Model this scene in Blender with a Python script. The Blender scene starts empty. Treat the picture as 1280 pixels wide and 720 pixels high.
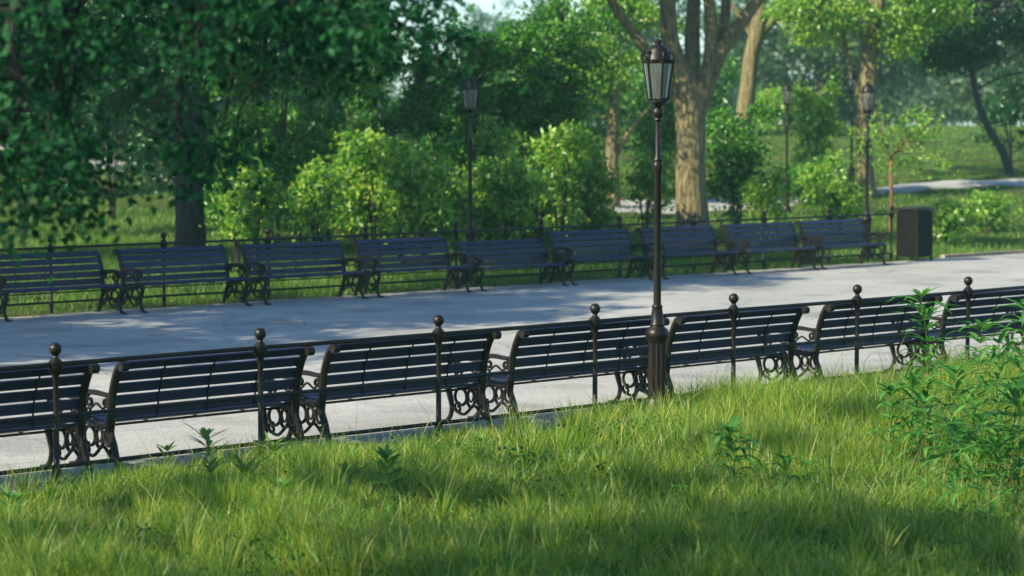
import bpy, math
import numpy as np
from mathutils import Vector
R = math.radians
rng = np.random.default_rng(7)
scene = bpy.context.scene
COL = scene.collection

# ---------------------------------------------------------------- camera, sky, sun, exposure
CAM_H, PITCH, FPX = 3.0, 0.0642, 3100.0
cam_d = bpy.data.cameras.new('camera'); cam = bpy.data.objects.new('camera', cam_d); COL.objects.link(cam)
cam.location = (0, 0, CAM_H); cam.rotation_euler = (math.pi/2 - PITCH, 0, 0)
cam_d.sensor_width = 36; cam_d.lens = 36*FPX/1280
cam_d.clip_start = .2; cam_d.clip_end = 3000
cam_d.dof.use_dof = True; cam_d.dof.focus_distance = 24.5; cam_d.dof.aperture_fstop = 2.0
scene.camera = cam

SUN_EL, SUN_AZ = R(33), math.atan2(-.86, -.51)          # azimuth measured from +Y towards +X
SUN = Vector((math.sin(SUN_AZ)*math.cos(SUN_EL), math.cos(SUN_AZ)*math.cos(SUN_EL), math.sin(SUN_EL)))
world = bpy.data.worlds.new('World'); scene.world = world; world.use_nodes = True
wn = world.node_tree; bg = wn.nodes['Background']
sky = wn.nodes.new('ShaderNodeTexSky'); sky.sky_type = 'NISHITA'; sky.sun_disc = False
sky.sun_elevation = SUN_EL; sky.sun_rotation = SUN_AZ; sky.air_density = 1.0; sky.dust_density = .3; sky.ozone_density = 5
wn.links.new(sky.outputs[0], bg.inputs[0]); bg.inputs[1].default_value = .11
sd = bpy.data.lights.new('sun', 'SUN'); sd.energy = 5.0; sd.angle = R(.5); sd.color = (1, .88, .64)
so = bpy.data.objects.new('sun', sd); COL.objects.link(so); so.rotation_euler = SUN.to_track_quat('Z', 'Y').to_euler()
vs = scene.view_settings; vs.view_transform = 'Standard'; vs.look = 'None'; vs.exposure = 1.15; vs.gamma = 1; vs.use_curve_mapping = False
cy = scene.cycles; cy.use_denoising = True; cy.max_bounces = 7; cy.diffuse_bounces = 3; cy.glossy_bounces = 2
cy.transmission_bounces = 5; cy.transparent_max_bounces = 6; cy.volume_bounces = 1
cy.use_adaptive_sampling = True; cy.adaptive_threshold = .015; cy.caustics_reflective = False; cy.caustics_refractive = False
cy.sample_clamp_indirect = 4.0

# ---------------------------------------------------------------- frame of the promenade: s along it, t across it
TH = .7884
U = np.array([math.sin(TH), math.cos(TH)]); V = np.array([-math.cos(TH), math.sin(TH)])
def P(s, t): return U*s + V*t
ROT = math.atan2(U[1], U[0])                                # local +x -> along the path
def smooth(a): a = np.clip(a, 0, 1); return a*a*(3-2*a)
def T_of(x, y): return x*V[0] + y*V[1]
def bumps(x, y): return .045*np.sin(x*.9+1.3)*np.sin(y*.7+.4) + .03*np.sin(x*2.1+y*1.3) + .015*np.sin(x*4.7-y*3.9)
def terrain(x, y):
    t = T_of(x, y)
    z = .10*np.clip((t-17.3)/15, 0, 1)
    away = smooth((16.9-t)/1.2) + smooth((t-33.6)/2)
    z = z + away*bumps(x, y)
    hill = smooth((y-58)/58)*smooth((t-33)/6)
    z = z + 2.95*hill + .35*hill*np.sin(x*.06+1)*np.sin(y*.05)*smooth((160-y)/60)
    return z
def gx(px, y, z=None):
    """ground x of what the photograph shows at column px, y metres out"""
    x = 0.
    for _ in range(4):
        zz = terrain(x, y) if z is None else z
        x = (px-640)/FPX*(y*math.cos(PITCH) + (CAM_H-zz)*math.sin(PITCH))
    return float(x)
def pz(py, y):                                              # height seen at row py, y metres out
    b = (360-py)/FPX
    return float(CAM_H + y*(b*math.cos(PITCH)-math.sin(PITCH))/(math.cos(PITCH)+b*math.sin(PITCH)))

# ---------------------------------------------------------------- mesh helpers
class MB:
    def __init__(s): s.v = []; s.f = []; s.n = 0
    def add(s, v, f):
        v = np.asarray(v, float).reshape(-1, 3)
        s.v.append(v); s.f += [tuple(int(i)+s.n for i in q) for q in f]; s.n += len(v); return s
    def box(s, c, d, ang=0, axis='z'):
        c = np.array(c, float); hx, hy, hz = np.array(d)/2
        v = np.array([(a*hx, b*hy, e*hz) for a in (-1, 1) for b in (-1, 1) for e in (-1, 1)])
        ca, sa = math.cos(ang), math.sin(ang)
        if axis == 'z': v = np.stack([v[:,0]*ca-v[:,1]*sa, v[:,0]*sa+v[:,1]*ca, v[:,2]], 1)
        if axis == 'x': v = np.stack([v[:,0], v[:,1]*ca-v[:,2]*sa, v[:,1]*sa+v[:,2]*ca], 1)
        return s.add(v+c, [(0,1,3,2),(4,6,7,5),(0,4,5,1),(2,3,7,6),(0,2,6,4),(1,5,7,3)])
    def tube(s, pts, rad, n=8, flat=1.0, side=None, closed=False):
        """swept round (or flattened) section; side = unit vector the flattening keeps wide"""
        pts = np.asarray(pts, float); m = len(pts)
        rad = np.full(m, rad) if np.isscalar(rad) else np.asarray(rad, float)
        if closed: tg = np.roll(pts, -1, 0)-np.roll(pts, 1, 0)
        else: tg = np.gradient(pts, axis=0)
        tg /= np.linalg.norm(tg, axis=1)[:, None]+1e-12
        if side is None:
            a = np.array([0, 0, 1.]) if abs(tg[0][2]) < .9 else np.array([1., 0, 0])
            A = np.zeros((m, 3)); cur = a
            for i in range(m):
                cur = cur - tg[i]*cur.dot(tg[i]); cur /= np.linalg.norm(cur)+1e-12; A[i] = cur
        else:
            A = np.array(side, float)[None, :] - tg*(tg@np.array(side, float))[:, None]
            A /= np.linalg.norm(A, axis=1)[:, None]+1e-12
        B = np.cross(tg, A)
        an = np.arange(n)/n*2*math.pi + math.pi/n
        ring = (A[:, None, :]*np.cos(an)[None, :, None] + B[:, None, :]*np.sin(an)[None, :, None]*flat)*rad[:, None, None]
        v = (pts[:, None, :]+ring).reshape(-1, 3); f = []
        for i in range(m if closed else m-1):
            j = (i+1) % m
            for k in range(n): f.append((i*n+k, i*n+(k+1) % n, j*n+(k+1) % n, j*n+k))
        if not closed: f += [tuple(range(n))[::-1], tuple((m-1)*n+k for k in range(n))]
        return s.add(v, f)
    def lathe(s, prof, n=16, c=(0, 0), z0=0, lobes=0, depth=0):
        v = []; f = []; m = len(prof)
        for r, z in prof:
            for k in range(n):
                a = k/n*2*math.pi; rr = r*(1-depth*(.5+.5*math.cos(a*lobes))) if lobes else r
                v.append((c[0]+rr*math.cos(a), c[1]+rr*math.sin(a), z0+z))
        for i in range(m-1):
            for k in range(n): f.append((i*n+k, i*n+(k+1) % n, (i+1)*n+(k+1) % n, (i+1)*n+k))
        f += [tuple(range(n))[::-1], tuple((m-1)*n+k for k in range(n))]
        return s.add(v, f)
    def build(s, name, mat, parent=None, sm=True, bevel=0):
        return mk(name, np.concatenate(s.v), s.f, mat, parent, sm, bevel)
def link(o, parent=None):
    COL.objects.link(o)
    if parent: o.parent = parent
    return o
def mk(name, v, f, mat, parent=None, sm=True, bevel=0):
    me = bpy.data.meshes.new(name); me.from_pydata(np.asarray(v).tolist(), [], f); me.update()
    me.materials.append(mat)
    if sm: me.shade_smooth(); me.set_sharp_from_angle(angle=R(40))
    o = link(bpy.data.objects.new(name, me), parent)
    if bevel:
        b = o.modifiers.new('b', 'BEVEL'); b.width = bevel; b.segments = 2; b.limit_method = 'ANGLE'
    return o
def fastmesh(name, v, quads=None, tris=None, mat=None, parent=None, loc=None, smooth_=False):
    me = bpy.data.meshes.new(name)
    q = np.zeros((0, 4), int) if quads is None else quads; t = np.zeros((0, 3), int) if tris is None else tris
    me.vertices.add(len(v)); me.vertices.foreach_set('co', np.asarray(v, np.float32).ravel())
    idx = np.concatenate([q.ravel(), t.ravel()]); me.loops.add(len(idx)); me.loops.foreach_set('vertex_index', idx.astype(np.int32))
    st = np.concatenate([np.arange(len(q))*4, len(q)*4+np.arange(len(t))*3]); me.polygons.add(len(st))
    me.polygons.foreach_set('loop_start', st.astype(np.int32))
    me.update(calc_edges=True); me.validate()
    if smooth_: me.shade_smooth()
    if mat: me.materials.append(mat)
    o = link(bpy.data.objects.new(name, me), parent)
    if loc is not None: o.location = loc
    return o
def tag(o, label=None, cat=None, group=None, kind=None):
    for k, x in (('label', label), ('category', cat), ('group', group), ('kind', kind)):
        if x: o[k] = x
    return o
def empty(name, loc, rz=0):
    o = bpy.data.objects.new(name, None); o.location = loc; o.rotation_euler.z = rz; o.empty_display_size = .2
    return link(o)
def copy_tree(o, parent=None):
    c = o.copy(); link(c, parent)
    for ch in list(o.children): copy_tree(ch, c)
    return c
def spline(pts, n=24):
    """Catmull-Rom through pts (any dimension)"""
    p = np.asarray(pts, float); p = np.vstack([2*p[0]-p[1], p, 2*p[-1]-p[-2]]); out = []
    segs = len(p)-3
    for t in np.linspace(0, segs-1e-9, n):
        i = int(t); u = t-i; a, b, c, d = p[i:i+4]
        out.append(.5*((2*b)+(c-a)*u+(2*a-5*b+4*c-d)*u*u+(3*b-a-3*c+d)*u**3))
    return np.array(out)

# ---------------------------------------------------------------- materials
def nodes(name):
    m = bpy.data.materials.new(name); m.use_nodes = True; nt = m.node_tree
    return m, nt, nt.nodes, nt.links, nt.nodes['Principled BSDF']
def noise(N, L, scale, detail=4, rough=.6, co=None):
    t = N.new('ShaderNodeTexNoise'); t.inputs['Scale'].default_value = scale; t.inputs['Detail'].default_value = detail; t.inputs['Roughness'].default_value = rough
    if co is not None: L.new(co, t.inputs['Vector'])
    return t.outputs['Fac']
def ramp(N, L, fac, stops):
    r = N.new('ShaderNodeValToRGB'); e = r.color_ramp.elements
    while len(e) < len(stops): e.new(.5)
    for k, (p, c) in enumerate(stops): e[k].position = p; e[k].color = (*c, 1)
    L.new(fac, r.inputs[0]); return r.outputs[0]
def bump(N, L, fac, strength, dist, B):
    b = N.new('ShaderNodeBump'); b.inputs['Strength'].default_value = strength; b.inputs['Distance'].default_value = dist
    L.new(fac, b.inputs['Height']); L.new(b.outputs[0], B.inputs['Normal']); return b
def objco(N): return N.new('ShaderNodeTexCoord').outputs['Object']
def mixc(N, L, fac, a, b, mode='MIX'):
    m = N.new('ShaderNodeMix'); m.data_type = 'RGBA'; m.blend_type = mode
    for sock, val in ((0, fac), (6, a), (7, b)):
        if isinstance(val, (int, float)): m.inputs[sock].default_value = val
        elif isinstance(val, tuple): m.inputs[sock].default_value = (*val, 1)
        else: L.new(val, m.inputs[sock])
    return m.outputs[2]

def mat_iron():
    m, nt, N, L, B = nodes('cast_iron'); co = objco(N)
    L.new(ramp(N, L, noise(N, L, 9, 5, .7, co), [(.3, (.004, .0035, .0035)), (.55, (.009, .007, .0055)), (.8, (.016, .011, .0085))]), B.inputs['Base Color'])
    B.inputs['Roughness'].default_value = .42; B.inputs['Specular IOR Level'].default_value = .28
    bump(N, L, noise(N, L, 60, 3, .6, co), .35, .004, B); return m
def mat_slat():
    m, nt, N, L, B = nodes('painted_slats'); co = objco(N)
    mp = N.new('ShaderNodeMapping'); mp.inputs['Scale'].default_value = (1.2, 30, 30); L.new(co, mp.inputs[0])
    g = noise(N, L, 3, 6, .65, mp.outputs[0])
    c = ramp(N, L, g, [(.25, (.006, .009, .030)), (.6, (.011, .016, .055)), (.85, (.026, .032, .085))])
    wv = ramp(N, L, noise(N, L, 2.2, 3, .5, co), [(.45, (1, 1, 1)), (.7, (.72, .74, .78))])
    c = mixc(N, L, 1.0, c, wv, 'MULTIPLY')
    oi = N.new('ShaderNodeObjectInfo'); c = mixc(N, L, 1.0, c, ramp(N, L, oi.outputs['Random'], [(0, (.65, .68, .72)), (.5, (.9, .9, .9)), (1, (1.25, 1.15, 1.05))]), 'MULTIPLY')
    chip = ramp(N, L, noise(N, L, 26, 4, .75, co), [(.68, (0, 0, 0)), (.72, (1, 1, 1))]); c = mixc(N, L, chip, c, (.085, .075, .06))
    L.new(c, B.inputs['Base Color']); B.inputs['Specular IOR Level'].default_value = .4
    B.inputs['Roughness'].default_value = .5; bump(N, L, g, .4, .002, B); return m
def mat_glass():
    m, nt, N, L, B = nodes('lantern_glass'); co = objco(N)
    B.inputs['Base Color'].default_value = (.85, .88, .90, 1); B.inputs['Roughness'].default_value = .07
    B.inputs['Transmission Weight'].default_value = .93; B.inputs['IOR'].default_value = 1.25
    bump(N, L, noise(N, L, 14, 2, .5, co), .15, .01, B); return m
def mat_path():
    m, nt, N, L, B = nodes('path_asphalt'); co = objco(N)
    a = ramp(N, L, noise(N, L, .35, 6, .65, co), [(.3, (.245, .255, .25)), (.7, (.365, .37, .355))])
    sp = ramp(N, L, noise(N, L, 55, 4, .75, co), [(.34, (.38, .38, .38)), (.50, (1, 1, 1)), (.66, (1.3, 1.27, 1.2))])
    c = mixc(N, L, 1.0, a, sp, 'MULTIPLY')
    d = ramp(N, L, noise(N, L, 2.4, 7, .72, co), [(.60, (0, 0, 0)), (.70, (1, 1, 1))])
    c = mixc(N, L, mixc(N, L, .55, (0, 0, 0), d), c, (.20, .175, .13))
    st = ramp(N, L, noise(N, L, .55, 3, .5, co), [(.36, (.72, .72, .73)), (.44, (1, 1, 1)), (.60, (1, 1, 1)), (.68, (.84, .83, .80))]); c = mixc(N, L, 1.0, c, st, 'MULTIPLY')
    vc = N.new('ShaderNodeTexVoronoi'); vc.feature = 'DISTANCE_TO_EDGE'; vc.inputs['Scale'].default_value = .42
    wv = N.new('ShaderNodeMix'); wv.data_type = 'VECTOR'; wv.inputs[0].default_value = .12; L.new(co, wv.inputs[4]); nz = N.new('ShaderNodeTexNoise'); nz.inputs['Scale'].default_value = 2.5; L.new(co, nz.inputs['Vector']); L.new(nz.outputs['Color'], wv.inputs[5]); L.new(wv.outputs[1], vc.inputs['Vector'])
    ck = ramp(N, L, vc.outputs['Distance'], [(.0, (.45, .43, .40)), (.006, (1, 1, 1))]); c = mixc(N, L, .7, c, ck, 'MULTIPLY')
    L.new(c, B.inputs['Base Color']); B.inputs['Roughness'].default_value = .85
    v = N.new('ShaderNodeTexVoronoi'); v.inputs['Scale'].default_value = 45; L.new(co, v.inputs['Vector'])
    ad = N.new('ShaderNodeMath'); ad.operation = 'MULTIPLY_ADD'; L.new(v.outputs['Distance'], ad.inputs[0]); ad.inputs[1].default_value = .5; L.new(noise(N, L, 9, 5, .7, co), ad.inputs[2])
    bump(N, L, ad.outputs[0], .5, .012, B); return m
def mat_kerb():
    m, nt, N, L, B = nodes('kerb_stone'); co = objco(N)
    L.new(ramp(N, L, noise(N, L, 6, 6, .7, co), [(.3, (.16, .13, .10)), (.7, (.33, .28, .21))]), B.inputs['Base Color'])
    B.inputs['Roughness'].default_value = .9; bump(N, L, noise(N, L, 30, 4, .6, co), .5, .01, B); return m
def mat_ground():
    m, nt, N, L, B = nodes('park_soil'); co = objco(N)
    a = ramp(N, L, noise(N, L, 1.1, 8, .7, co), [(.30, (.035, .055, .015)), (.5, (.065, .10, .022)), (.62, (.10, .11, .035)), (.78, (.17, .13, .07))])
    b = ramp(N, L, noise(N, L, 26, 5, .75, co), [(.3, (.45, .45, .45)), (.7, (1.25, 1.25, 1.2))])
    L.new(mixc(N, L, 1.0, a, b, 'MULTIPLY'), B.inputs['Base Color']); B.inputs['Roughness'].default_value = 1
    B.inputs['Specular IOR Level'].default_value = .1
    bump(N, L, noise(N, L, 12, 6, .8, co), 1, .08, B); return m
def mat_leaf(name, cols, trans, gloss=.35, tr=.45, patch=None, sheen=.03):
    """cols: ramp over each leaf's own random value; trans: colour of light coming through"""
    m = bpy.data.materials.new(name); m.use_nodes = True; nt = m.node_tree; N = nt.nodes; L = nt.links; N.clear()
    geo = N.new('ShaderNodeNewGeometry'); rnd = geo.outputs['Random Per Island']
    n = len(cols); c = ramp(N, L, rnd, [((k+.5)/n, q) for k, q in enumerate(cols)])
    ct = ramp(N, L, rnd, [((k+.5)/n, tuple(min(1, q[j]*trans[j]) for j in range(3))) for k, q in enumerate(cols)])
    if patch:
        co = objco(N); pt = ramp(N, L, noise(N, L, patch[0], 4, .6, co), [(.38, (1, 1, 1)), (.66, patch[1])])
        c = mixc(N, L, 1.0, c, pt, 'MULTIPLY'); ct = mixc(N, L, 1.0, ct, pt, 'MULTIPLY')
    D = N.new('ShaderNodeBsdfDiffuse'); L.new(c, D.inputs[0])
    Tn = N.new('ShaderNodeBsdfTranslucent'); L.new(ct, Tn.inputs[0])
    G = N.new('ShaderNodeBsdfGlossy'); G.inputs['Roughness'].default_value = gloss; G.inputs[0].default_value = (.9, 1, .95, 1)
    m1 = N.new('ShaderNodeMixShader'); m1.inputs[0].default_value = tr; L.new(D.outputs[0], m1.inputs[1]); L.new(Tn.outputs[0], m1.inputs[2])
    m2 = N.new('ShaderNodeMixShader'); m2.inputs[0].default_value = sheen; L.new(m1.outputs[0], m2.inputs[1]); L.new(G.outputs[0], m2.inputs[2])
    O = N.new('ShaderNodeOutputMaterial'); L.new(m2.outputs[0], O.inputs[0]); return m
def mat_bark(name, c0, c1):
    m, nt, N, L, B = nodes(name); co = objco(N)
    mp = N.new('ShaderNodeMapping'); mp.inputs['Scale'].default_value = (9, 9, 1.6); L.new(co, mp.inputs[0])
    w = noise(N, L, 1.6, 8, .7, mp.outputs[0])
    L.new(ramp(N, L, w, [(.32, c0), (.62, c1), (.8, tuple(q*1.25 for q in c1))]), B.inputs['Base Color'])
    B.inputs['Roughness'].default_value = .95; v = N.new('ShaderNodeTexVoronoi'); v.feature = 'DISTANCE_TO_EDGE'; v.inputs['Scale'].default_value = 1.3
    m2 = N.new('ShaderNodeMix'); m2.data_type = 'VECTOR'; m2.inputs[0].default_value = .35; L.new(mp.outputs[0], m2.inputs[4]); nz = N.new('ShaderNodeTexNoise'); nz.inputs['Scale'].default_value = 1.2; L.new(mp.outputs[0], nz.inputs['Vector']); L.new(nz.outputs['Color'], m2.inputs[5]); L.new(m2.outputs[1], v.inputs['Vector'])
    ad = N.new('ShaderNodeMath'); ad.operation = 'MULTIPLY_ADD'; L.new(v.outputs['Distance'], ad.inputs[0]); ad.inputs[1].default_value = 1.2; L.new(w, ad.inputs[2])
    bump(N, L, ad.outputs[0], 1, .12, B); return m

IRON, SLAT, GLASS, PATHM, KERB, SOIL = mat_iron(), mat_slat(), mat_glass(), mat_path(), mat_kerb(), mat_ground()
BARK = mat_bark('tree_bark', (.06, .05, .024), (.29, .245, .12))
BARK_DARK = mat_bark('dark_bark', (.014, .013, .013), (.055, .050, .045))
BARK_RED = mat_bark('reddish_bark', (.12, .05, .025), (.30, .14, .07))
GRASS = mat_leaf('grass_blades', [(.03, .11, .012), (.09, .23, .02), (.20, .37, .03), (.31, .44, .045), (.46, .46, .11)], (1.6, 1.4, .8), .4, .5, (1.0, (.55, .72, .6)))
GRASS_FAR = mat_leaf('park_grass', [(.05, .15, .014), (.11, .25, .022), (.19, .32, .035)], (1.5, 1.3, 1.0), .5, .45, (.35, (.6, .75, .6)))
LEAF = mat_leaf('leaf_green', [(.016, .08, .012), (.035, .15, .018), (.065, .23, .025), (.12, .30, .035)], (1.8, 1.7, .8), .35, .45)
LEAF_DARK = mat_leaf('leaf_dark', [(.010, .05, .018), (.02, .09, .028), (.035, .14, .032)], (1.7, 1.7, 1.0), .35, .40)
LEAF_NEAR = mat_leaf('leaf_shaded', [(.006, .042, .020), (.013, .08, .032), (.026, .125, .045)], (1.5, 1.7, 1.1), .6, .42, None, .008)  # shade on the hanging branch is darkened into the leaf colour
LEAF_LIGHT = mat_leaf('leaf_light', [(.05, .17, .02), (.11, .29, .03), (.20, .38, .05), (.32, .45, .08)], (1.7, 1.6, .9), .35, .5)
LEAF_FAR = mat_leaf('leaf_distant', [(.02, .06, .018), (.035, .09, .022), (.06, .11, .025)], (1.6, 1.6, 1.0), .5, .45)
WEED = mat_leaf('weed_leaf', [(.035, .15, .03), (.065, .22, .04), (.12, .28, .055)], (1.4, 1.4, .8), .3, .4)
WEED_PALE = mat_leaf('pale_weed_leaf', [(.10, .20, .04), (.15, .26, .06), (.19, .28, .07)], (1.3, 1.3, .8), .3, .4)
DEAD = mat_leaf('fallen_leaf', [(.28, .13, .03), (.35, .22, .06), (.20, .09, .03)], (1.1, 1.0, .7), .6, .15)
CLOVER = mat_leaf('clover_leaf', [(.03, .12, .02), (.05, .17, .03)], (1.4, 1.4, .8), .6, .4, None, .004)
STRAW = mat_leaf('straw', [(.30, .27, .12), (.38, .33, .16), (.24, .26, .10)], (1.1, 1.1, .9), .5, .3)
mW, _, N_, L_, B_ = nodes('plant_stem'); B_.inputs['Base Color'].default_value = (.07, .13, .03, 1); B_.inputs['Roughness'].default_value = .6; STEM = mW

# ---------------------------------------------------------------- ground, paths
def axis(lo, hi, fine_lo, fine_hi, step, grow=1.14):
    a = list(np.arange(fine_lo, fine_hi+1e-6, step)); d = step
    while a[-1] < hi: d *= grow; a.append(a[-1]+d)
    d = step
    while a[0] > lo: d *= grow; a.insert(0, a[0]-d)
    return np.array(a)
def grid_mesh(name, X, Y, Z, mat):
    n, m = X.shape; v = np.stack([X, Y, Z], -1).reshape(-1, 3)
    i = np.arange(n*m).reshape(n, m); q = np.stack([i[:-1, :-1], i[1:, :-1], i[1:, 1:], i[:-1, 1:]], -1).reshape(-1, 4)
    return fastmesh(name, v, quads=q, mat=mat, smooth_=True)
ax_, ay_ = axis(-700, 700, -24, 34, .5), axis(-700, 1200, 8, 130, .5)
X, Y = np.meshgrid(ax_, ay_, indexing='ij')
tag(grid_mesh('ground', X, Y, terrain(X, Y), SOIL), kind='structure', label='grassy park ground rising to a low hill')
ss, tt = np.arange(-60, 130, .3), np.concatenate([[17.12, 17.16], np.arange(17.3, 31.9, .5), [32.22, 32.26]])
S, Tt = np.meshgrid(ss, tt, indexing='ij'); wob = .05*np.sin(S*1.7)+.03*np.sin(S*4.3+1)
Tt2 = Tt + wob*((Tt < 17.2)*1. + (Tt > 32.2)*1.)
edge = (Tt < 17.14) | (Tt > 32.25)
X = U[0]*S+V[0]*Tt2; Y = U[1]*S+V[1]*Tt2
Z = .10*np.clip((Tt2-17.3)/15, 0, 1) + .03 - edge*.06
tag(grid_mesh('path', X, Y, Z, PATHM), kind='structure', label='wide pale asphalt promenade between the two rows of benches')
# kerb stones beyond the end of the far fence
kb = MB()
for k in range(40):
    c = P(46.2+k*1.0, 32.38); kb.box((c[0], c[1], .13), (.985, .14, .12), ROT)
tag(kb.build('kerb', KERB, sm=False, bevel=.01), kind='structure', label='low stone kerb along the grass past the litter bin')
# second path across the lawn behind
def band(name, pts, w, mat, label):
    c = spline(pts, 140); tg = np.gradient(c[:, :2], axis=0); tg /= np.linalg.norm(tg, axis=1)[:, None]
    nrm = np.stack([-tg[:, 1], tg[:, 0]], 1); ws = np.linspace(-1, 1, 7)
    X = c[:, None, 0]+nrm[:, None, 0]*ws*c[:, None, 2]/2; Y = c[:, None, 1]+nrm[:, None, 1]*ws*c[:, None, 2]/2
    Z = terrain(X, Y)+.06; Z[:, 0] -= .12; Z[:, -1] -= .12
    tag(grid_mesh(name, X, Y, Z, mat), kind='structure', label=label)
band('footpath', [(-60, 135, 2.2), (-28, 106, 2.2), (-15, 90, 2.2), (-8.5, 80, 2.2), (0, 75.5, 3), (6, 75, 5), (10, 78.5, 2.6), (16, 83, 1.9), (30, 88, 1.9), (70, 100, 2)], 1, PATHM, 'narrow pale footpath crossing the lawn behind the trees')

# ---------------------------------------------------------------- fences
def make_fence(name, s0, n0, n1, t, rail_to, label):
    root = empty(name, (*P(s0, t), float(terrain(*P(s0, t)))), ROT); sp = 2.19
    pm = MB()
    pm.lathe([(.030, -.25), (.030, .10), (.040, .11), (.040, .15), (.026, .17), (.024, .90), (.030, .92), (.034, .955), (.062, .99), (.064, 1.055), (.03, 1.09), (.022, 1.105), (.030, 1.115), (.02, 1.125)], 8)
    first = None
    for k in range(n0, n1):
        if first is None: o = first = pm.build('fence_post', IRON, root); fb = MB(); fin = None
        else: o = link(first.copy(), root)
        o.location = (sp*k, 0, 0)
        if fin is None:
            fin = fb.lathe([(.055*math.sin(a), 1.165-.055*math.cos(a)) for a in np.linspace(.12, math.pi-.05, 11)], 16).build('ball_finial', IRON, o)
        else: link(fin.copy(), o)
    a, b = sp*n0 - (1 if n0 < -1 else 0), rail_to
    for z, r, fl in ((1.035, .021, 1), (.60, .016, .8), (.175, .020, .6)):
        xs = np.arange(a, b+.01, 1.1); xs[-1] = b
        MB().tube([(x, .004*math.sin(x*1.3+z*5), z+.003*math.sin(x*.9)) for x in xs], r, 8, fl, (0, 0, 1)).build('rail', IRON, root)
    return tag(root, label, 'fence')
make_fence('iron_fence', 11.833, -3, 11, 17.31, 2.19*10, 'near black iron railing with ball topped posts, tall grass at its foot')
make_fence('iron_fence', 22.233, -2, 11, 32.62, 2.19*10, 'black iron railing behind the back row of benches, ending beside the litter bin')

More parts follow.
